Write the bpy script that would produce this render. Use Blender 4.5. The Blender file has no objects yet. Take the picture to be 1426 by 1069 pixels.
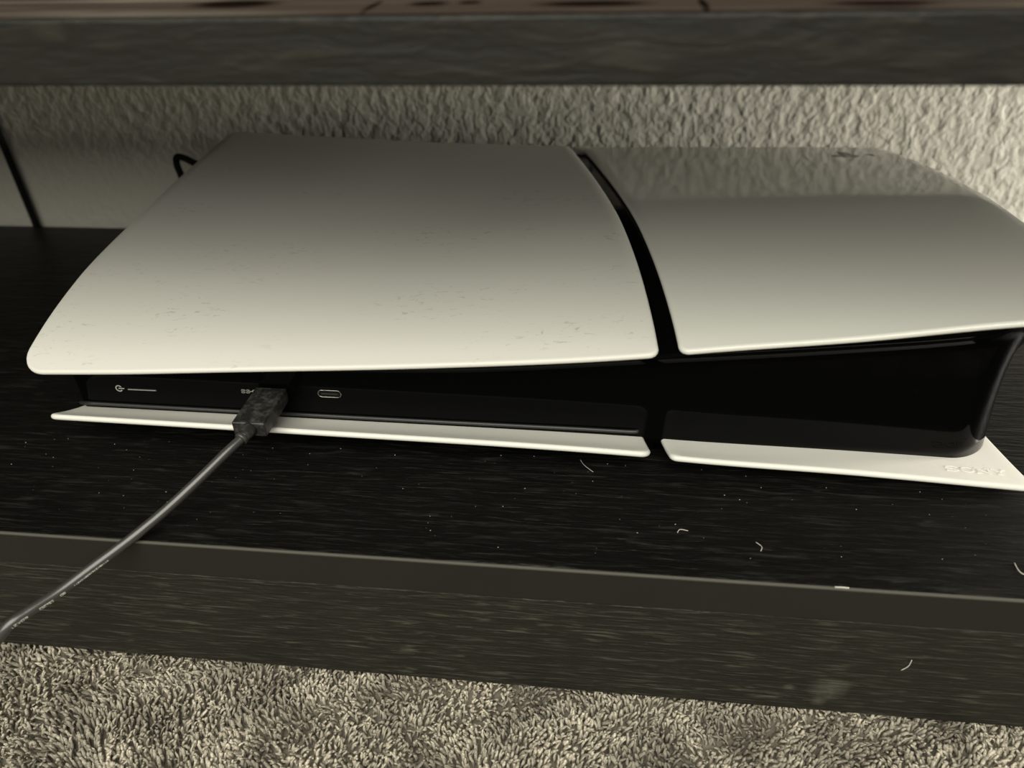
import bpy, bmesh, math, random
import numpy as np
from mathutils import Vector, Matrix
random.seed(7); rng = np.random.default_rng(7)

S = bpy.context.scene; COL = S.collection
ZS = 68.0                                   # the carpet backing is at world z = 0; design units are millimetres from the console's front corner
def V(x, y, z): return Vector((x/1000, y/1000, (z+ZS)/1000))

# ------------------------------------------------------------------ camera
def camera():
    f, cx, cy = 1070.0, 713.0, 534.5
    vx = np.array([-9300-cx, 120-cy, f]); X = -vx/np.linalg.norm(vx)
    th = math.radians(33.5)
    a = np.array([0, -1, 0.]) - X*X[1]*-1; a /= np.linalg.norm(a)
    b = np.cross(a, X)
    best = min(np.linspace(-1.5, 1.5, 30001), key=lambda p: abs((math.cos(p)*a+math.sin(p)*b)[2]+math.sin(th)))
    U = math.cos(best)*a + math.sin(best)*b; Y = np.cross(U, X)
    R = np.array([X, Y, U])
    cam = bpy.data.cameras.new('camera'); o = bpy.data.objects.new('camera', cam); COL.objects.link(o)
    M = Matrix.Identity(4)
    for i in range(3):
        M[i][0] = R[i, 0]; M[i][1] = -R[i, 1]; M[i][2] = -R[i, 2]
    M.translation = V(211.7, -221.4, 186)
    o.matrix_world = M
    cam.sensor_width = 36; cam.lens = f/1426*36
    cam.clip_start = 0.005; cam.clip_end = 50
    cam.dof.use_dof = True; cam.dof.focus_distance = 0.285; cam.dof.aperture_fstop = 10
    S.camera = o
camera()

# ------------------------------------------------------------------ world, lights, exposure
S.view_settings.view_transform = 'Standard'; S.view_settings.look = 'None'
S.view_settings.gamma = 1; S.view_settings.use_curve_mapping = False
S.view_settings.exposure = 0.0
W = bpy.data.worlds.new('room_light'); S.world = W; W.use_nodes = True
W.node_tree.nodes['Background'].inputs[0].default_value = (1.0, 0.975, 0.88, 1)
W.node_tree.nodes['Background'].inputs[1].default_value = 0.14
def area(name, loc, target, sx, sy, power, color):
    l = bpy.data.lights.new(name, 'AREA'); l.shape = 'RECTANGLE'; l.size = sx; l.size_y = sy; l.energy = power; l.color = color
    o = bpy.data.objects.new(name, l); COL.objects.link(o); o.location = loc
    o.rotation_euler = (target-loc).to_track_quat('-Z', 'Y').to_euler(); return o
area('side_lamp', V(760, 120, 68), V(420, 235, 85), 0.10, 0.14, 2.9, (1.0, 0.95, 0.84))
area('ceiling_lamp', V(100, -1330, 1430), V(180, 0, 0), 2.4, 1.8, 68.0, (1.0, 0.975, 0.86))

# ------------------------------------------------------------------ materials
def new_mat(name, col=(0.5, 0.5, 0.5), rough=0.5, spec=0.5, metal=0.0):
    m = bpy.data.materials.new(name); m.use_nodes = True
    b = m.node_tree.nodes['Principled BSDF']
    b.inputs['Base Color'].default_value = (*col, 1); b.inputs['Roughness'].default_value = rough
    b.inputs['Specular IOR Level'].default_value = spec; b.inputs['Metallic'].default_value = metal
    return m
def N(m, t, **kw):
    n = m.node_tree.nodes.new(t)
    for k, v in kw.items():
        if k in n.inputs: n.inputs[k].default_value = v
        else: setattr(n, k, v)
    return n
def L(m, a, b): m.node_tree.links.new(a, b)
def bsdf(m): return m.node_tree.nodes['Principled BSDF']
def coords(m, scale, rot=(0, 0, 0)):
    tc = N(m, 'ShaderNodeTexCoord'); mp = N(m, 'ShaderNodeMapping'); mp.inputs['Scale'].default_value = scale
    mp.inputs['Rotation'].default_value = rot
    L(m, tc.outputs['Object'], mp.inputs[0]); return mp.outputs[0]
def noise(m, vec, scale, detail=3, rough=0.5, dist=0.0):
    n = N(m, 'ShaderNodeTexNoise', Scale=scale, Detail=detail, Roughness=rough, Distortion=dist); L(m, vec, n.inputs['Vector']); return n.outputs['Fac']
def ramp(m, fac, stops):
    r = N(m, 'ShaderNodeValToRGB'); L(m, fac, r.inputs[0]); e = r.color_ramp.elements
    while len(e) < len(stops): e.new(0.5)
    for el, (p, c) in zip(e, stops):
        el.position = p; el.color = (*c, 1) if len(c) == 3 else c
    return r.outputs[0]
def mixc(m, fac, a, b):
    n = N(m, 'ShaderNodeMix', data_type='RGBA')
    if isinstance(fac, float): n.inputs[0].default_value = fac
    else: L(m, fac, n.inputs[0])
    for i, v in ((6, a), (7, b)):
        if isinstance(v, tuple): n.inputs[i].default_value = (*v, 1)
        else: L(m, v, n.inputs[i])
    return n.outputs[2]
def bump(m, h, strength, dist, prev=None):
    n = N(m, 'ShaderNodeBump', Strength=strength, Distance=dist); L(m, h, n.inputs['Height'])
    if prev is not None: L(m, prev, n.inputs['Normal'])
    return n.outputs[0]

def wood(name, base, light, rough, bstr, grain=(14, 620, 620), spec=0.5):
    m = new_mat(name, base, rough, spec)
    v = coords(m, grain)
    g = noise(m, v, 1.0, 4, 0.6, 0.6)
    v2 = coords(m, (grain[0]*0.35, grain[1]*0.35, grain[2]*0.35))
    g2 = noise(m, v2, 1.0, 2, 0.5, 1.2)
    c = ramp(m, g, [(0.50, base), (0.68, light)])
    c2 = mixc(m, ramp(m, g2, [(0.40, (0, 0, 0)), (0.62, (1, 1, 1))]), base, c)
    L(m, c2, bsdf(m).inputs['Base Color'])
    nb = bump(m, g, bstr, 0.0006); nb = bump(m, g2, bstr*0.5, 0.001, nb)
    L(m, nb, bsdf(m).inputs['Normal'])
    return m
M = {}
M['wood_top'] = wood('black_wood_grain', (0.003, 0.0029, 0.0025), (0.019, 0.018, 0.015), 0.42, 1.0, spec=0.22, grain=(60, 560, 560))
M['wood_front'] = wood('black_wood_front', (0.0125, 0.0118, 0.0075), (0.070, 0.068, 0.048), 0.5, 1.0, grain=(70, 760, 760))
def smudge(m, blobs, col):
    src = bsdf(m).inputs['Base Color'].links[0].from_socket
    tc = N(m, 'ShaderNodeTexCoord'); nz = noise(m, tc.outputs['Object'], 260, 4, 0.7, 1.0)
    for (x, y, z, rx, rz, amt) in blobs:
        p = V(x, y, z); mp = N(m, 'ShaderNodeMapping', vector_type='POINT'); mp.inputs['Scale'].default_value = (1000/rx, 60, 1000/rz)
        mp.inputs['Location'].default_value = (-p.x*1000/rx, -p.y*60, -p.z*1000/rz)
        L(m, tc.outputs['Object'], mp.inputs[0])
        ln = N(m, 'ShaderNodeVectorMath', operation='LENGTH'); L(m, mp.outputs[0], ln.inputs[0])
        k = N(m, 'ShaderNodeMapRange'); k.inputs[1].default_value = 0.1; k.inputs[2].default_value = 1.1; k.inputs[3].default_value = amt; k.inputs[4].default_value = 0
        L(m, ln.outputs['Value'], k.inputs[0])
        mu = N(m, 'ShaderNodeMath', operation='MULTIPLY'); L(m, k.outputs[0], mu.inputs[0]); L(m, nz, mu.inputs[1])
        src = mixc(m, mu.outputs[0], src, col)
    L(m, src, bsdf(m).inputs['Base Color'])
smudge(M['wood_front'], ((296, -48.6, -50, 7, 6, 0.55), (283, -48.6, -50.5, 2.4, 1.8, 0.5), (294, -48.6, -57, 3, 2.5, 0.5), (300, -48.6, -46.5, 5, 2.0, 0.4)), (0.22, 0.21, 0.17))
M['edge'] = new_mat('edge_banding', (0.016, 0.0155, 0.012), 0.42)
M['upper_front'] = wood('upper_wood_front', (0.012, 0.011, 0.009), (0.026, 0.025, 0.017), 0.5, 0.8, grain=(55, 300, 260), spec=0.32)
def mk_upper_top():
    m = wood('wood_top_reflection', (0.045, 0.034, 0.028), (0.17, 0.155, 0.13), 0.6, 0.6, grain=(10, 160, 160), spec=0.0)  # brown tone paints the room's grazing reflection into the board top
    col = bsdf(m).inputs['Base Color'].links[0].from_socket
    tc = N(m, 'ShaderNodeTexCoord')
    acc = None
    for (x, y, rx, ry) in ((126, -34, 11, 7), (172, -37, 5, 4), (181, -36, 3, 3), (208, -40, 13, 5), (266, -44, 12, 4), (160, -40, 1, 9), (231, -42, 1, 9)):  # dark ellipses painted in place of reflected dark objects
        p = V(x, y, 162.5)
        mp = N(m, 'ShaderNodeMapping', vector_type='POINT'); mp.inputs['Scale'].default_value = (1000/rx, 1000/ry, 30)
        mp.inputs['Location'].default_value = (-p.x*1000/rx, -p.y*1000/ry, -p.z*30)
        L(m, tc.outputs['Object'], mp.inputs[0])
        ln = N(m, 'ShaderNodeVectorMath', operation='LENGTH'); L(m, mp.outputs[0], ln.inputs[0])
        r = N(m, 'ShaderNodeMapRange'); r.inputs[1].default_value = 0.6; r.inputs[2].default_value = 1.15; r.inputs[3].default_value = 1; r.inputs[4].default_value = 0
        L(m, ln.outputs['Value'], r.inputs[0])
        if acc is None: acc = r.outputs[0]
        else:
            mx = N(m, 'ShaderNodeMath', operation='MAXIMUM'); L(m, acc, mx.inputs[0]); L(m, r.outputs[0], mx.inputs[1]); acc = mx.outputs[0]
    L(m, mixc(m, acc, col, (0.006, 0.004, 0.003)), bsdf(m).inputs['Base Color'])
    return m
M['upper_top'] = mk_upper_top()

def plastic_white(name, rough, scuff):
    m = new_mat(name, (0.74, 0.725, 0.66), rough, 0.5)
    v = coords(m, (230, 650, 650)); g = noise(m, v, 1.0, 3, 0.6, 0.8)
    v2 = coords(m, (14, 30, 30)); g2 = noise(m, v2, 1.0, 2, 0.5)
    a = ramp(m, g, [(0.60, (0, 0, 0)), (0.68, (1, 1, 1))]); b = ramp(m, g2, [(0.48, (0, 0, 0)), (0.62, (1, 1, 1))])
    mu = N(m, 'ShaderNodeMath', operation='MULTIPLY'); L(m, a, mu.inputs[0]); L(m, b, mu.inputs[1])
    sc = N(m, 'ShaderNodeMath', operation='MULTIPLY'); L(m, mu.outputs[0], sc.inputs[0]); sc.inputs[1].default_value = scuff
    v3 = coords(m, (5, 9, 9)); g3 = noise(m, v3, 1.0, 2, 0.5)
    base = ramp(m, g3, [(0.3, (0.70, 0.70, 0.635)), (0.7, (0.76, 0.735, 0.68))])
    L(m, mixc(m, sc.outputs[0], base, (0.38, 0.37, 0.33)), bsdf(m).inputs['Base Color'])
    return m
M['matte'] = plastic_white('matte_white_plastic', 0.42, 0.55)
M['gloss'] = plastic_white('glossy_white_plastic', 0.07, 0.08)
M['lower'] = plastic_white('lower_white_plastic', 0.35, 0.12)
M['black'] = new_mat('glossy_black_plastic', (0.0016, 0.0016, 0.0016), 0.07, 0.075)
M['ridge'] = new_mat('satin_black_plastic', (0.02, 0.02, 0.02), 0.38, 0.5)
M['hole'] = new_mat('port_hollow', (0.002, 0.002, 0.002), 0.6, 0.2)
M['metal'] = new_mat('port_metal', (0.4, 0.39, 0.37), 0.25, 0.5, 1.0)
M['mark'] = new_mat('grey_print', (0.42, 0.41, 0.38), 0.5)
M['logo'] = new_mat('recessed_logo_print', (0.10, 0.095, 0.085), 0.4)
M['rubber'] = new_mat('foot_rubber', (0.01, 0.01, 0.01), 0.8)
def mk_plug():
    m = new_mat('dusty_black_plug', (0.012, 0.012, 0.011), 0.45)
    g = noise(m, coords(m, (300, 300, 300)), 1.0, 4, 0.65)
    L(m, ramp(m, g, [(0.45, (0.012, 0.012, 0.011)), (0.75, (0.075, 0.074, 0.066))]), bsdf(m).inputs['Base Color'])
    L(m, bump(m, g, 0.4, 0.0003), bsdf(m).inputs['Normal']); return m
M['plug'] = mk_plug()
M['cable'] = new_mat('cable_sheath', (0.04, 0.04, 0.036), 0.3, 0.9)
M['cord'] = new_mat('cord_sheath', (0.003, 0.003, 0.003), 0.6, 0.2)
M['print'] = new_mat('white_cable_print', (0.75, 0.74, 0.68), 0.5)
M['lint'] = new_mat('lint', (0.50, 0.48, 0.42), 0.9)
def mk_wall():
    m = new_mat('orange_peel_paint', (0.62, 0.60, 0.52), 0.6, 0.3)
    v = coords(m, (1.1, 1, 0.95))
    g = noise(m, v, 185, 1.5, 0.45, 0.15)
    g2 = noise(m, v, 90, 2, 0.5, 0.3)
    r = ramp(m, g, [(0.32, (0, 0, 0)), (0.70, (1, 1, 1))])
    nb = bump(m, r, 0.42, 0.0013); nb = bump(m, g2, 0.3, 0.002, nb)
    L(m, nb, bsdf(m).inputs['Normal']); return m
M['wall'] = mk_wall()
def mk_carpet():
    m = new_mat('carpet_yarn', (0.22, 0.20, 0.17), 0.9, 0.1)
    v = coords(m, (1, 1, 1))
    g = noise(m, v, 900, 2, 0.6); g2 = noise(m, v, 45, 3, 0.6, 0.5)
    c = ramp(m, g, [(0.3, (0.26, 0.235, 0.185)), (0.7, (0.78, 0.71, 0.58))])
    c2 = mixc(m, ramp(m, g2, [(0.35, (1, 1, 1)), (0.62, (0, 0, 0))]), c, (0.22, 0.20, 0.16))
    L(m, c2, bsdf(m).inputs['Base Color']); L(m, bump(m, noise(m, v, 1600, 2, 0.6), 0.6, 0.0005), bsdf(m).inputs['Normal']); return m
M['carpet'] = mk_carpet()
M['backing'] = new_mat('carpet_backing', (0.26, 0.235, 0.19), 0.95, 0.1)

# ------------------------------------------------------------------ helpers
def link(name, me, mat, parent=None, smooth=True):
    o = bpy.data.objects.new(name, me); COL.objects.link(o)
    if mat: me.materials.append(mat)
    if smooth: me.shade_smooth()
    if parent: o.parent = parent
    return o
def tag(o, label=None, cat=None, group=None, kind=None):
    if label: o['label'] = label
    if cat: o['category'] = cat
    if group: o['group'] = group
    if kind: o['kind'] = kind
    return o
def empty(name, label, cat, group=None):
    o = bpy.data.objects.new(name, None); COL.objects.link(o); o.empty_display_size = 0.01
    return tag(o, label, cat, group)
def mesh(name, verts, faces):
    me = bpy.data.meshes.new(name); me.from_pydata([V(*v) for v in verts], [], faces); me.validate(); me.update(); return me
def bm_obj(name, bm, mat, parent=None, smooth=False):
    bmesh.ops.recalc_face_normals(bm, faces=bm.faces)
    me = bpy.data.meshes.new(name); bm.to_mesh(me); bm.free()
    return link(name, me, mat, parent, smooth)
def box_bm(bm, x0, x1, y0, y1, z0, z1, bevel=0.0, seg=2):
    r = bmesh.ops.create_cube(bm, size=1.0)
    for v in r['verts']:
        v.co = V(x0 + (v.co.x+.5)*(x1-x0), y0 + (v.co.y+.5)*(y1-y0), z0 + (v.co.z+.5)*(z1-z0))
    if bevel:
        es = list({e for v in r['verts'] for e in v.link_edges})
        bmesh.ops.bevel(bm, geom=es, offset=bevel/1000, segments=seg, profile=0.5, affect='EDGES')
def box(name, x0, x1, y0, y1, z0, z1, mat, parent=None, bevel=0.0, seg=2, smooth=False):
    bm = bmesh.new(); box_bm(bm, x0, x1, y0, y1, z0, z1, bevel, seg)
    o = bm_obj(name, bm, mat, parent, smooth); return o
def catmull(pts, n=10):
    P = [np.array(p, float) for p in pts]; P = [2*P[0]-P[1]] + P + [2*P[-1]-P[-2]]; out = []
    for i in range(1, len(P)-2):
        for k in range(n):
            t = k/n; a, b, c, d = P[i-1:i+3]
            out.append(0.5*((2*b)+(-a+c)*t+(2*a-5*b+4*c-d)*t*t+(-a+3*b-3*c+d)*t**3))
    out.append(P[-2]); return out
def tube(name, pts, rad, mat, parent=None, n=10, sides=14, radii=None, cap=True):
    P = catmull(pts, n) if n > 0 else [np.array(p, float) for p in pts]
    verts, faces = [], []; up = np.array([0, 0, 1.]); prev = None
    for i, p in enumerate(P):
        t = P[min(i+1, len(P)-1)]-P[max(i-1, 0)]; t /= np.linalg.norm(t)
        if prev is None:
            u = np.cross(t, up)
            if np.linalg.norm(u) < 0.1: u = np.cross(t, [1, 0, 0])
        else: u = prev - t*np.dot(prev, t)
        u /= np.linalg.norm(u); prev = u; w = np.cross(t, u)
        r = rad if radii is None else radii(i/(len(P)-1))
        for k in range(sides):
            a = 2*math.pi*k/sides; verts.append(p + r*(math.cos(a)*u+math.sin(a)*w))
    for i in range(len(P)-1):
        for k in range(sides):
            a, b = i*sides+k, i*sides+(k+1) % sides; faces.append((a, b, b+sides, a+sides))
    if cap:
        faces.append(tuple(range(sides))[::-1]); faces.append(tuple((len(P)-1)*sides+k for k in range(sides)))
    return link(name, mesh(name, verts, faces), mat, parent)

# ------------------------------------------------------------------ the setting: wall and floor
box('wall_back', -1600, 1900, 230, 330, -68, 2300, M['wall'])['kind'] = 'structure'
box('floor', -1600, 1900, -1800, 330, -88, -68, M['backing'])['kind'] = 'structure'

# ------------------------------------------------------------------ carpet pile: thousands of twisted yarn tufts
def carpet():
    xs = np.arange(-175, 520, 1.62); ys = np.arange(-155, -40, 1.62)
    X, Y = np.meshgrid(xs, ys); X = X.ravel(); Y = Y.ravel(); n0 = len(X)
    X2, Y2 = np.meshgrid(np.arange(-560, 900, 3.6), np.arange(-520, -40, 3.6)); X2 = X2.ravel(); Y2 = Y2.ravel()
    k = ~((X2 > -175) & (X2 < 520) & (Y2 > -155)); X = np.concatenate([X, X2[k]]); Y = np.concatenate([Y, Y2[k]]); n = len(X)
    big = (np.arange(n) >= n0)*1.0
    X = X + rng.uniform(-.8, .8, n); Y = Y + rng.uniform(-.8, .8, n)
    lean_a = 2*math.pi*(0.5+0.5*np.sin(X*0.045+2*np.sin(Y*0.06))) + rng.normal(0, 1.1, n)
    lean = rng.uniform(0.5, 3.4, n)
    low = 0.5 + 0.5*np.sin(X*0.075+1.3*np.sin(Y*0.09+1))*np.sin(Y*0.11+X*0.021)
    h = 4.0 + 1.3*low + rng.uniform(-1.0, .9, n); h = np.where(Y > -52.5, np.minimum(h, 5.3), h+0.9*np.clip((-52.5-Y)/12, 0, 1))
    r = rng.uniform(0.42, 0.82, n)*(1+1.3*big)
    sides, rings = 5, 5
    lv = [0.0, 0.35, 0.7, 0.93, 1.0]; rr = [0.7, 1.0, 1.05, 0.75, 0.25]
    verts = np.zeros((n, rings, sides, 3))
    for i in range(rings):
        t = lv[i]
        wob = 0.35*np.sin(X*3+i*1.7)
        cxp = X + lean*np.cos(lean_a)*t**1.6 + wob*t; cyp = Y + lean*np.sin(lean_a)*t**1.6; cz = -68 + h*(t - 0.10*t*t*lean/2)
        for k in range(sides):
            a = 2*math.pi*k/sides + i*0.5
            verts[:, i, k, 0] = cxp + r*rr[i]*math.cos(a)
            verts[:, i, k, 1] = cyp + r*rr[i]*math.sin(a)
            verts[:, i, k, 2] = cz
    verts = verts.reshape(-1, 3)
    tmpl = []
    for i in range(rings-1):
        for k in range(sides):
            a, b = i*sides+k, i*sides+(k+1) % sides; tmpl.append((a, b, b+sides, a+sides))
    tmpl = np.array(tmpl); nf = len(tmpl)
    F = (tmpl[None] + (np.arange(n)*rings*sides)[:, None, None]).reshape(-1, 4)
    me = bpy.data.meshes.new('carpet')
    co = verts.copy(); co[:, 2] += ZS; co /= 1000
    me.vertices.add(len(co)); me.vertices.foreach_set('co', co.ravel())
    me.loops.add(F.size); me.loops.foreach_set('vertex_index', F.ravel().astype(np.int32))
    me.polygons.add(len(F)); me.polygons.foreach_set('loop_start', np.arange(0, F.size, 4, dtype=np.int32))
    me.update(calc_edges=True)
    o = link('carpet', me, M['carpet'])
    tag(o, 'beige grey plush carpet pile in front of the black stand', 'carpet', kind='stuff')
carpet()

# ------------------------------------------------------------------ the stand
stand = empty('media_stand', 'black wood grain media stand with a low shelf holding the console', 'stand')
stand.location = V(210, 85, -62)
def under(o, p):
    o.parent = p; o.matrix_parent_inverse = Matrix.Translation(-p.location); return o
XL, XR = -330, 640
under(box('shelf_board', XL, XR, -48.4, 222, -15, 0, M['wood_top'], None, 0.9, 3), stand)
under(box('edge_band', XL+1, XR-1, -48.9, -48.0, -14.6, -0.7, M['edge'], None, 0.25, 2), stand)
M['highlight'] = new_mat('painted_edge_highlight', (0.085, 0.08, 0.066), 0.5)  # lighter colour paints the highlight along the shelf's rounded front edge
under(box('edge_highlight', XL, XR, -49.0, -48.0, -0.85, 0.12, M['highlight'], None, 0.3, 2), stand)
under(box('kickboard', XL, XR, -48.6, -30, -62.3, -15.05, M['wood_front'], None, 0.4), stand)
under(box('rear_rail', XL+20, XR-30, 206, 221, 98, 147.75, M['wood_front'], None, 0.5), stand)
under(box('upper_board', XL, XR, -48.4, 222, 147.8, 162.0, M['upper_front'], None, 0.8, 3), stand)
y = -48.0
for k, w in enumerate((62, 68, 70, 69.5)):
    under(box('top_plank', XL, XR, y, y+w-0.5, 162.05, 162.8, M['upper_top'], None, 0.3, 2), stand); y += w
for x0, x1 in ((XL, XL+18),):
    under(box('side_panel', x0, x1, -46, 221, 0.05, 147.75, M['wood_front'], None, 0.5), stand)
for yy in (-40, 190):
    under(box('corner_post', XR-26, XR-2, yy, yy+24, 0.05, 147.75, M['wood_front'], None, 1.0), stand)
under(box('rear_board', XL, XR, 204, 222, -68, -15.05, M['wood_front'], None, 0.4), stand)

# ------------------------------------------------------------------ game console
con = empty('game_console', 'white and black game console lying flat on the black shelf', 'game console')
con.location = V(180, 110, 0)
def part(o): return under(o, con)
def interp(x, xs, ys): return np.interp(x, xs, ys)
from numpy import interp as NI
def pchip(xs, ys):
    xs = np.array(xs, float); ys = np.array(ys, float); h = np.diff(xs); d = np.diff(ys)/h; m = np.zeros(len(xs))
    for i in range(1, len(xs)-1):
        if d[i-1]*d[i] > 0:
            w1 = 2*h[i]+h[i-1]; w2 = h[i]+2*h[i-1]; m[i] = (w1+w2)/(w1/d[i-1]+w2/d[i])
    m[0] = d[0]; m[-1] = d[-1]
    def f(x):
        i = int(min(max(np.searchsorted(xs, x)-1, 0), len(h)-1)); t = min(max((x-xs[i])/h[i], 0), 1)
        return (2*t**3-3*t*t+1)*ys[i] + (t**3-2*t*t+t)*h[i]*m[i] + (-2*t**3+3*t*t)*ys[i+1] + (t**3-t*t)*h[i]*m[i+1]
    return f
zfront = pchip([0, 40, 75, 155, 233, 240, 295, 341, 375], [36.0, 38.0, 40.4, 45.9, 53.7, 54.9, 62.2, 69.4, 73.0])
sprof = pchip([0, .05, .145, .27, .42, .66, .88, 1.0], [0, .16, .38, .57, .69, .845, .95, 1.0])
YB = 214.0
zback = pchip([0, 62, 125, 196, 257, 310, 357], [64.5, 63.5, 61.8, 60.4, 60.2, 60.2, 59.5])
zmid = pchip([120, 150, 200, 222, 262, 324, 366], [59.5, 60.3, 62, 63.0, 64.8, 67.5, 69.3])
def Ztop(x, y):
    zf = zfront(x); t = max(y, 0)/YB; zb = zback(min(max(x, 0), 357)); zl = zf + (zb-zf)*sprof(min(t, 1))
    w = min(max((x-60)/150, 0), 1); w = w*w*(3-2*w)
    if w == 0: return zl
    zm = zmid(min(max(x, 120), 375)); q = y if y < 210 else 210.0
    zr = pchip([0, 10, 30, 60, 100, 160, 210], [zf, zf+.22*(zm-zf), zf+.52*(zm-zf), zf+.82*(zm-zf), zm, zm+.45*(zb-zm), zb])(max(q, 0))
    return zl*(1-w)+zr*w
sbot = pchip([0, .03, .065, .15, .4, 1.0], [0, .27, .48, .75, .92, 1])
zlow = pchip([0, 97, 234, 241, 307, 362], [12.9, 11.6, 8.8, 7.9, 5.4, 2.4])
def Zbot(x, y):                              # outer (under) surface of the lower covers
    t = max(y, 0)/YB; return 0.4 + (zlow(x)-0.4)*(1-sbot(min(t, 1)))
yback_ = pchip([0, 62, 125, 200, 260, 310, 357], [214, 208.5, 205.5, 205, 206, 207.5, 211])
def yback(x): return yback_(min(max(x, 0), 357))/YB
def gap(y): return 232.8 - 0.085*y - 0.00047*y*y
xright = pchip([0, 20, 45, 81, 100, 132, 168, 190, 205, 211, 214], [371, 374.5, 374.5, 373.3, 372.3, 369.8, 366.6, 363.6, 360.2, 358.2, 357.2])
def corner(y, r): return r - math.sqrt(max(r*r-(r-y)**2, 0)) if y < r else 0.0
def left_edge(y): return -2.6 - 2.4*y/YB + corner(y, 9) + (corner(YB-y, 5) if y > YB-5 else 0)
def rows():
    a = [9*(i/8)**2 for i in range(9)]
    b = list(np.linspace(12, 205, 50)); c = [YB-9*(1-i/8)**2 for i in range(9)]
    return a+b+c[1:]
def panel(name, xl, xr, ztop, thick, mat, down=True, nx=60, y0=0.0, y1=YB, lip=None):
    """shell with rounded rim: ztop is the visible outer surface; thick shell"""
    ys = [y for y in rows() if y0 <= y <= y1]; r = thick/2
    ny = len(ys); G = []
    for y in ys:
        a, b = xl(y), xr(y); row = []
        for i in range(nx+1):
            u = i/nx
            x = a+(b-a)*u; row.append((x, y*yback(x), ztop(x, y*yback(x))))
        G.append(row)
    verts = [v for row in G for v in row]; W_ = nx+1; faces = []
    for j in range(ny-1):
        for i in range(nx): faces.append((j*W_+i, j*W_+i+1, (j+1)*W_+i+1, (j+1)*W_+i))
    off = len(verts)
    verts += [(x, y, z-thick) for (x, y, z) in verts[:off]]
    for j in range(ny-1):
        for i in range(nx): faces.append((off+j*W_+i, off+(j+1)*W_+i, off+(j+1)*W_+i+1, off+j*W_+i+1))
    loop = [(0, i) for i in range(W_)] + [(j, nx) for j in range(1, ny)] + [(ny-1, i) for i in range(nx-1, -1, -1)] + [(j, 0) for j in range(ny-2, 0, -1)]
    nl = len(loop); LP = [np.array(G[j][i]) for j, i in loop]; nrm = []
    for k in range(nl):
        a = 1
        while True:
            t = LP[(k+a) % nl][:2]-LP[(k-a) % nl][:2]
            if np.linalg.norm(t) > 1e-3: break
            a += 1
        t /= np.linalg.norm(t); nrm.append(np.array([t[1], -t[0]]))
    K = 6; rings = [[j*W_+i for j, i in loop]]
    for q in range(1, K):
        a = math.pi*q/K; ring = []
        for k in range(nl):
            ring.append(len(verts)); n_ = nrm[k]
            verts.append((LP[k][0]+n_[0]*r*math.sin(a), LP[k][1]+n_[1]*r*math.sin(a), LP[k][2]-r*(1-math.cos(a))))
        rings.append(ring)
    rings.append([off+j*W_+i for j, i in loop])
    for q in range(K):
        for k in range(nl):
            k2 = (k+1) % nl; faces.append((rings[q][k], rings[q+1][k], rings[q+1][k2], rings[q][k2]))
    o = link(name, mesh(name, verts, faces), mat)
    return part(o)
r_ = 1.2
p = panel('side_cover', lambda y: left_edge(y), lambda y: gap(y)-r_-corner(y, 2.2), Ztop, 2.4, M['matte']); tag(p, 'larger matte white upper cover with scuffs')
def gapR(y): return gap(y)+6.3+r_
p = panel('side_cover', lambda y: gapR(y)+corner(y, 2.2) if y < 207 else gapR(y)-5.0*min((y-207)/2, 1), lambda y: xright(y)-corner(y, 7)-(corner(YB-y, 4) if y > YB-4 else 0), Ztop, 2.4, M['gloss'], nx=40); tag(p, 'smaller glossy white upper cover mirroring the wall')
def Zbt(x, y): return Zbot(x, y)+2.4
def gapB(y): return 233.6-0.16*y
xrightB = lambda y: 366 - 0.0*y - 0.50*y + 0.00112*y*y if y < 110 else 324.6
def xrB(y): return 364.5 - (4.5 if y < 0 else 0) + (0 if y < 0 else -0.14*y)
def leftB(y): return 0.2 + corner(y, 4) + 0.30*y if y < 30 else 9.2
p = panel('side_cover', lambda y: leftB(y), lambda y: gapB(y)-r_-corner(y, 3), Zbt, 2.4, M['lower']); tag(p, 'white lower cover lying under the plug')
p = panel('side_cover', lambda y: gapB(y)+6.5+r_+corner(y, 1.5), lambda y: xrB(y)-corner(y, 3), Zbt, 2.4, M['lower'], nx=40); tag(p, 'white lower cover with embossed lettering')

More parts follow.
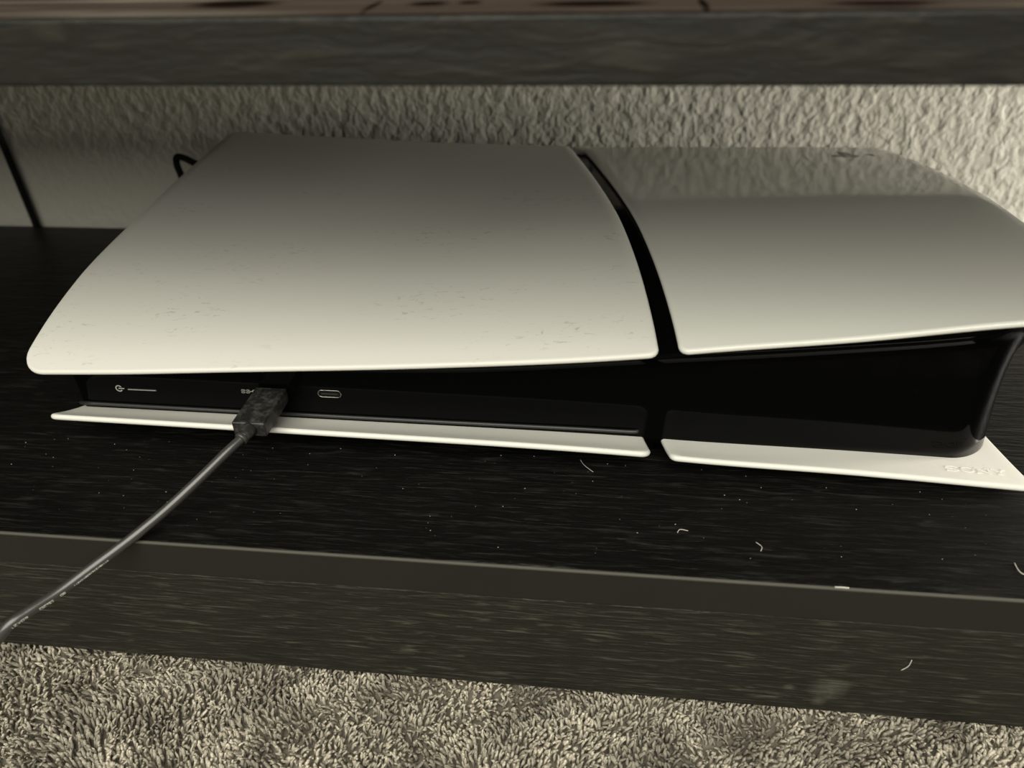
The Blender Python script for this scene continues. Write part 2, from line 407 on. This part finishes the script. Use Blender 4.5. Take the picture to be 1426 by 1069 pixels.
# black centre body
def outline():
    pts = []
    x0, x1, y0, y1 = 3.0, 355.5, 14.0, 200.0
    for x in np.linspace(x0+3, x1-15, 90): pts.append((x, y0, 0, -1, 0.0))
    for a in np.linspace(-90, 0, 16)[1:]:
        pts.append((x1-14+14*math.cos(math.radians(a)), y0+14+14*math.sin(math.radians(a)), math.cos(math.radians(a)), math.sin(math.radians(a)), (a+90)/90))
    for y in np.linspace(y0+18, y1-10, 14): pts.append((x1-0.12*(y-y0-18), y, 1, 0, 1.0))
    for x in np.linspace(x1-35, x0+3, 40): pts.append((x, y1, 0, 1, 0.0))
    for y in np.linspace(y1-3, y0+3, 14): pts.append((x0, y, -1, 0, 0.0))
    return pts
zline = pchip([0, 120, 152, 232, 300, 330, 345, 360], [29.5, 33.2, 34.3, 41.6, 48.9, 52.8, 55.6, 60.0])
def body():
    O_ = outline(); n = len(O_)
    def zlo(x, y): return 2.9
    def zhi(x, y): return Ztop(x, y)-2.0 if not (gap(y)-6 < x < gap(y)+14) else Ztop(x, y)-3.4
    levels = []
    for s in (0, .12, .25, .4, .55, .7, .82, .92): levels.append(('a', s))
    levels += [('l', -0.25, 0.0), ('l', 0.0, 0.35), ('l', 0.45, 0.75), ('l', 0.9, 0.75), ('l', 1.25, 0.5), ('l', 1.6, 0.5), ('l', 1.9, 1.2), ('l', 2.4, 1.8), ('l', 3.2, 2.0), ('t', 0, 2.0), ('c', 30, -5.0)]
    verts = []
    for lv in levels:
        for (x, y, nx_, ny_, wc) in O_:
            zl = zline(min(max(x, 0), 360))+ wc*4.5
            if lv[0] == 'a': z = zlo(x, y)+(zl-0.3-zlo(x, y))*lv[1]; o = 0
            elif lv[0] == 'l': z = zl+lv[1]; o = lv[2]
            elif lv[0] == 't': z = max(zhi(x, y), zl+3.6); o = lv[2]
            else: z = lv[1]; o = lv[2]
            # flare of the right-hand end: narrow waist, wide foot and top
            zz = (z-3)/60.0
            fl = NI(zz, [0, .1, .25, .5, .68, .8, .9, 1.0, 1.1], [3.5, 2.8, 1.6, 0.0, 0.8, 3.0, 6.5, 11.0, 14.0])
            o2 = o + fl*wc*max(nx_, 0)
            if lv[0] == 'c': o2 = o
            verts.append((x+nx_*o2, y+ny_*o, z))
    faces = []
    for j in range(len(levels)-1):
        for k in range(n):
            k2 = (k+1) % n; faces.append((j*n+k, j*n+k2, (j+1)*n+k2, (j+1)*n+k))
    faces.append(tuple(range(n))[::-1]); faces.append(tuple((len(levels)-1)*n+k for k in range(n)))
    me = mesh('body', verts, faces); o = link('body', me, M['black']); part(o)
    return o
body()
# floor of the groove between the covers
def strip(name, xa, xb, zf, ya, yb, mat):
    verts, faces = [], []; ys = np.linspace(ya, yb, 40)
    for y in ys:
        for x in (xa(y), xb(y)): verts.append((x, y, zf(x, y)))
        for x in (xa(y), xb(y)): verts.append((x, y, zf(x, y)-1.5))
    for j in range(len(ys)-1):
        a, b = 4*j, 4*j+4
        faces += [(a, a+1, b+1, b), (a+2, b+2, b+3, a+3), (a, b, b+2, a+2), (a+1, a+3, b+3, b+1)]
    faces += [(0, 2, 3, 1), (b, b+1, b+3, b+2)]
    return part(link(name, mesh(name, verts, faces), mat, smooth=False))
strip('groove_strip', lambda y: gap(y)-3, lambda y: gap(y)+9.5, lambda x, y: Ztop(x, y)-2.5, 1.2, 196, M['black'])
# lower ridge of the body and slot end
part(tube('lower_ridge', [(4.5, 13.4, 11.5), (60, 13.4, 11.0), (150, 13.4, 10.4), (205, 13.4, 10.2), (226, 13.4, 10.0), (229, 14.4, 10.0)], 0.75, M['ridge'], sides=10))

# power button: symbol + slot
FY = 13.93
def flat_ring(name, c, r0, r1, a0, a1, mat, rot=0, depth=0.12):
    bm = bmesh.new(); n = 28; vs = []
    for i in range(n+1):
        a = math.radians(a0+(a1-a0)*i/n)
        vs.append([bm.verts.new(V(c[0]+r*math.cos(a), FY-d, c[2]+r*math.sin(a))) for r in (r0, r1) for d in (0, depth)])
    for i in range(n):
        p0, p1 = vs[i], vs[i+1]
        bm.faces.new((p0[1], p0[3], p1[3], p1[1])); bm.faces.new((p0[0], p0[1], p1[1], p1[0])); bm.faces.new((p0[2], p1[2], p1[3], p0[3]))
    return bm
zb0 = 18.9
bm = flat_ring('power_symbol', (23.4, 0, zb0+0.2), 1.05, 1.5, 35, 325, M['mark'])
box_bm(bm, 23.2, 25.6, FY-0.12, FY, zb0, zb0+0.42)
pb = part(box('power_button', 26.9, 39.4, FY-0.35, FY+0.3, zb0-0.35, zb0+0.45, M['ridge'], None, 0.3, 3))
tag(part(bm_obj('power_symbol', bm, M['mark'])), 'small grey power symbol')
part(box('status_bar', 27.4, 39.0, FY-0.48, FY-0.3, zb0-0.05, zb0+0.25, M['mark'], None, 0.05))

# ports
def stadium(x, z, hw, hh, n=12):
    pts = []
    for a in np.linspace(-90, 90, n): pts.append((x+hw-hh+hh*math.cos(math.radians(a)), z+hh*math.sin(math.radians(a))))
    for a in np.linspace(90, 270, n): pts.append((x-hw+hh+hh*math.cos(math.radians(a)), z+hh*math.sin(math.radians(a))))
    return pts
def port(x, z):
    bm = bmesh.new(); loops = []
    for (hw, hh, y) in ((4.75, 1.72, FY+0.05), (4.75, 1.72, FY-0.12), (4.6, 1.58, FY-0.22), (4.4, 1.40, FY-0.14), (4.4, 1.40, FY+0.05)):
        loops.append([bm.verts.new(V(px, y, pz)) for px, pz in stadium(x, z, hw, hh)])
    for a, b in zip(loops, loops[1:]):
        for k in range(len(a)): k2 = (k+1) % len(a); bm.faces.new((a[k], a[k2], b[k2], b[k]))
    rim = part(bm_obj('port_rim', bm, M['metal'], None, True)); tag(rim, 'shiny metal rim of the free port')
    bm = bmesh.new(); a = [bm.verts.new(V(px, FY-0.10, pz)) for px, pz in stadium(x, z, 4.3, 1.36)]; b = [bm.verts.new(V(px, FY+0.3, pz)) for px, pz in stadium(x, z, 4.3, 1.36)]
    bm.faces.new(a); bm.faces.new(b[::-1])
    for k in range(len(a)): k2 = (k+1) % len(a); bm.faces.new((a[k], b[k], b[k2], a[k2]))
    part(bm_obj('port_socket', bm, M['hole']))
    part(box('port_tongue', x-3.3, x+3.3, FY-0.2, FY, z-0.28, z+0.28, M['ridge'], None, 0.08))
port(110.4, 20.9)

# SS symbol beside the plug
def strokes(bm, segs, place, w, depth):
    """segs: polylines in (u,v); place maps (u,v,h) to a design point; w half-width"""
    for s in segs:
        for (a, b) in zip(s, s[1:]):
            d = np.array(b, float)-np.array(a, float); l = np.linalg.norm(d); d /= l; n_ = np.array([-d[1], d[0]])*w
            a2 = np.array(a)-d*w*0.8; b2 = np.array(b)+d*w*0.8
            q = [a2+n_, a2-n_, b2-n_, b2+n_]
            lo = [bm.verts.new(V(*place(*c, 0))) for c in q]; hi = [bm.verts.new(V(*place(*c, depth))) for c in q]
            bm.faces.new(hi)
            for k in range(4): k2 = (k+1) % 4; bm.faces.new((lo[k], lo[k2], hi[k2], hi[k]))
def S_shape(u0, w, h):
    return [[(u0+w, h*.86), (u0+w*.7, h), (u0+w*.3, h), (u0, h*.82), (u0, h*.66), (u0+w*.25, h*.53), (u0+w*.75, h*.47), (u0+w, h*.34), (u0+w, h*.18), (u0+w*.7, 0), (u0+w*.3, 0), (u0, h*.14)]]
bm = bmesh.new()
segs = S_shape(0, 1.35, 1.5) + S_shape(1.9, 1.35, 1.5) + [[(3.5, .75), (7.6, .75)], [(4.2, .75), (5.0, 1.5), (6.2, 1.5)], [(4.9, .75), (5.6, 0.1), (6.6, 0.1)], [(6.1, 1.62), (6.1, 1.38)], [(7.4, .6), (7.9, .75), (7.4, .9)]]
strokes(bm, segs, lambda u, v, h: (74.8+u, FY-h, 19.6+v), 0.15, 0.1)
tag(part(bm_obj('port_symbol', bm, M['mark'])), 'grey SS trident symbol')

# embossed lettering on the lower right cover: SONY in slab capitals
bm = bmesh.new(); H_ = 3.0
def place_l(u, v, h):
    x, y = 338.2+u, 5.6+v*1.0; return (x, y, Zbt(x, y)+h-0.04)
segs = S_shape(0, 3.7, H_) + [[(3.7, H_*.86), (3.7, H_)], [(0, 0), (0, H_*.14)]]
segs += [[(5.2+2.0+2.0*math.cos(a), H_/2+H_/2*math.sin(a)) for a in np.linspace(0, 2*math.pi, 19)]]
segs += [[(10.8, 0), (10.8, H_), (14.4, 0), (14.4, H_)], [(10.2, 0), (11.5, 0)], [(10.2, H_), (11.0, H_)], [(13.8, H_), (15.0, H_)]]
segs += [[(16.3, H_), (18.1, H_*.45), (19.9, H_)], [(18.1, H_*.45), (18.1, 0)], [(17.4, 0), (18.8, 0)], [(15.8, H_), (16.9, H_)], [(19.3, H_), (20.4, H_)]]
strokes(bm, segs, place_l, 0.28, 0.26)
tag(part(bm_obj('lettering', bm, M['lower'])), 'embossed white lettering reading SONY')

# logo recessed near the rear corner of the glossy cover
bm = bmesh.new()
def place_g(u, v, h):
    x, y = 327.6+u, 183.5+v*1.35; return (x, y, Ztop(x, y)+h+0.01)
P_ = [[(5.6, 0.2), (5.6, 9.4), (7.6, 8.9), (9.6, 8.0), (10.2, 6.6), (9.6, 5.2), (8.0, 4.9)], [(6.3, 0.5), (6.3, 9.0)], [(7.7, 8.2), (7.7, 5.3)]]
S_ = [[(4.6, 4.1), (1.8, 3.2), (0.6, 2.3), (1.6, 1.5), (3.4, 1.4), (4.8, 1.9)], [(7.2, 3.7), (9.6, 4.0), (12.0, 3.6), (13.4, 2.7), (12.0, 1.8), (7.4, 0.8)]]
strokes(bm, P_+S_, place_g, 0.6, 0.05)
tag(part(bm_obj('logo', bm, M['logo'])), 'dark P and S emblem')

# small feet under the lower covers
for x, y in ((60, 60), (60, 180), (300, 70), (300, 180)):
    b_ = bmesh.new(); z1 = Zbot(x, y)+0.3
    r = bmesh.ops.create_cone(b_, cap_ends=True, segments=24, radius1=0.005, radius2=0.005, depth=z1/1000)
    for v in r['verts']: v.co = V(x, y, 0)+Vector((v.co.x, v.co.y, v.co.z+z1/2000))
    part(bm_obj('foot', b_, M['rubber']))

# ------------------------------------------------------------------ charging cable with its plug
cab = empty('charging_cable', 'grey black cable plugged into the console front and hanging over the shelf edge', 'cable')
cab.location = V(87.8, -10, 20)
def cpart(o): return under(o, cab)
cpart(box('plug', 81.6, 94.0, -10.2, 13.0, 17.4, 23.3, M['plug'], None, 0.55, 3))
cpart(box('plug_tip', 83.6, 92.0, 12.9, 13.9, 18.9, 21.8, M['metal'], None, 0.4, 2))
cpart(tube('strain_relief', [(87.9, -9.8, 20.4), (87.6, -12.0, 20.3), (86.9, -14.6, 19.9)], 2.6, M['plug'], n=4, sides=20, radii=lambda t: 3.0-0.75*t))
cpart(tube('collar', [(87.0, -14.2, 19.95), (86.6, -15.3, 19.7)], 2.5, M['cable'], n=4, sides=20))
cable_pts = [(86.8, -14.8, 19.8), (83.5, -20, 18.0), (76.5, -29.5, 13.2), (68, -39.5, 7.6), (60.0, -48.6, 3.3), (55.3, -53.0, 0.9), (48.7, -60.0, -1.9), (42.2, -68.0, -4.3), (36.4, -76.5, -5.0), (33.1, -81.0, -5.7), (29.6, -84.0, -9.2), (21.8, -87.0, -19.3), (10.5, -88.6, -33), (-2, -91, -50), (-16, -97, -59.5), (-42, -110, -61.2), (-80, -128, -61.0)]
cpart(tube('cord', cable_pts, 1.75, M['cable'], n=8, sides=18))
# tiny white print along the sheath
def prints():
    P = catmull(cable_pts, 30); bm = bmesh.new()
    acc = 0; L_ = [0]
    for a, b in zip(P, P[1:]): L_.append(L_[-1]+np.linalg.norm(b-a))
    cumul = np.array(L_); Pn = np.array(P); total = cumul[-1]
    def at(s): return np.array([np.interp(s, cumul, Pn[:, i]) for i in range(3)])
    # arc position of the point nearest (48.5,-52,-7)
    s0 = cumul[np.argmin(np.linalg.norm(Pn-np.array([52.7, -56.0, -0.3]), axis=1))]
    def glyph(s, l, hgt, kind):
        c = at(s); t = at(s+0.5)-at(s-0.5); t /= np.linalg.norm(t)
        out = np.array([211.7, -221.4, 186.])-c; out /= np.linalg.norm(out); out -= t*np.dot(out, t); out /= np.linalg.norm(out)
        side = np.cross(t, out)
        if side[2] > 0: side = -side                      # towards the lower edge of the sheath
        def pl(u, v, h):
            ang = (v+1.15)/1.75; r = 1.78+h
            return c + t*u + r*(math.cos(ang)*out + math.sin(ang)*side)
        sh = {0: [[(0, 0), (0, hgt)], [(0, 0), (l, 0)], [(0, hgt/2), (l*.8, hgt/2)]], 1: [[(0, 0), (l/2, hgt), (l, 0)]],
              2: [[(0, 0), (l, 0), (l, hgt), (0, hgt), (0, 0)]], 3: [[(0, hgt), (l, hgt), (0, 0), (l, 0)]], 4: [[(l/2, 0), (l/2, hgt)]]}[kind]
        strokes(bm, sh, pl, 0.075, 0.02)
    rr = random.Random(3); s = s0+0.5
    while s < s0+12.5: glyph(s, 0.42, 0.55, rr.randrange(5)); s += 0.66
    glyph(s0+16.0, 1.5, 0.75, 2); glyph(s0+16.4, 0.7, 0.75, 0)
    for q in range(4): glyph(s0+20+q*1.1, 0.9, 0.85, (2, 0, 3, 2)[q])
    for q in range(5): glyph(s0+28+q*1.1, 0.8, 0.8, (0, 2, 1, 3, 4)[q])
    o = cpart(bm_obj('print', bm, M['print'])); tag(o, 'tiny white printing on the sheath')
prints()

# ------------------------------------------------------------------ cords behind
o = tube('wall_cord', [(-162.5, 225.8, -68), (-162.5, 225.8, -20), (-162.6, 225.8, 2), (-164, 225.8, 60), (-165.5, 226, 140), (-168, 226.2, 200), (-175, 226.2, 420)], 2.1, M['cord'], n=6)
tag(o, 'thin black cord running straight up the wall at far left', 'cord')
o = tube('power_cord', [(30, 201.5, 30), (10, 207, 38), (-14, 207.5, 43), (-26, 206, 47.2), (-33, 205, 51.4), (-37.6, 205, 52.4), (-39.3, 205, 49.5), (-39.0, 205, 44), (-36, 205.5, 30), (-28, 207, 12), (-10, 210, 4), (40, 214, 2.3), (140, 214, 2.3)], 2.0, M['cord'], n=8)
tag(o, 'black power cord bent in a loop behind the console', 'cord')

# ------------------------------------------------------------------ lint and dust
def lint(pts, lab, r=0.13):
    o = tube('lint_fiber', pts, r, M['lint'], n=6, sides=6); tag(o, lab, 'lint', 'lint fibers on the stand')
zt = 0.16
lint([(207.6, 7.4, zt), (209.4, 3.6, zt+.3), (212.7, 0.4, zt)], 'fine pale lint hair under the gap between the lower covers', 0.08)
lint([(241.6, -28.8, zt), (242.6, -27.2, zt), (245.2, -27.6, zt)], 'short curled lint fiber on the shelf below the right lower cover')
lint([(346.6, -33.2, zt), (346.4, -36.6, zt+.2), (347.6, -38.0, zt), (350.2, -37.2, zt)], 'hook shaped lint fiber on the shelf at far right', 0.16)
lint([(318.6, -48.85, -31.0), (318.2, -49.0, -34.0), (316.6, -48.85, -36.6)], 'bright curved lint fiber stuck on the kickboard front', 0.16)
lint([(288.2, -48.4, 0.1), (290.2, -48.6, 0.4), (292.4, -48.4, 0.1)], 'pale crumb of lint lying on the shelf front edge', 0.28)
lint([(267, -31, zt), (268.6, -33, zt), (268.0, -35, zt)], 'tiny lint fiber on the shelf left of the bright edge crumb', 0.12)
bm = bmesh.new()
for i in range(150):
    x = random.uniform(-20, 370); y = random.uniform(-46, 8) if i % 3 else random.uniform(-14, 8)
    r = random.choice((0.06, 0.08, 0.10, 0.16))*random.uniform(.7, 1.1)
    q = bmesh.ops.create_icosphere(bm, subdivisions=1, radius=r/1000)
    for v in q['verts']: v.co = Vector((v.co.x*random.uniform(1, 2), v.co.y, v.co.z*0.6)) + V(x, y, r*0.5)
tag(bm_obj('dust', bm, M['lint'], None, True), 'pale dust specks scattered on the black shelf', 'dust', kind='stuff')
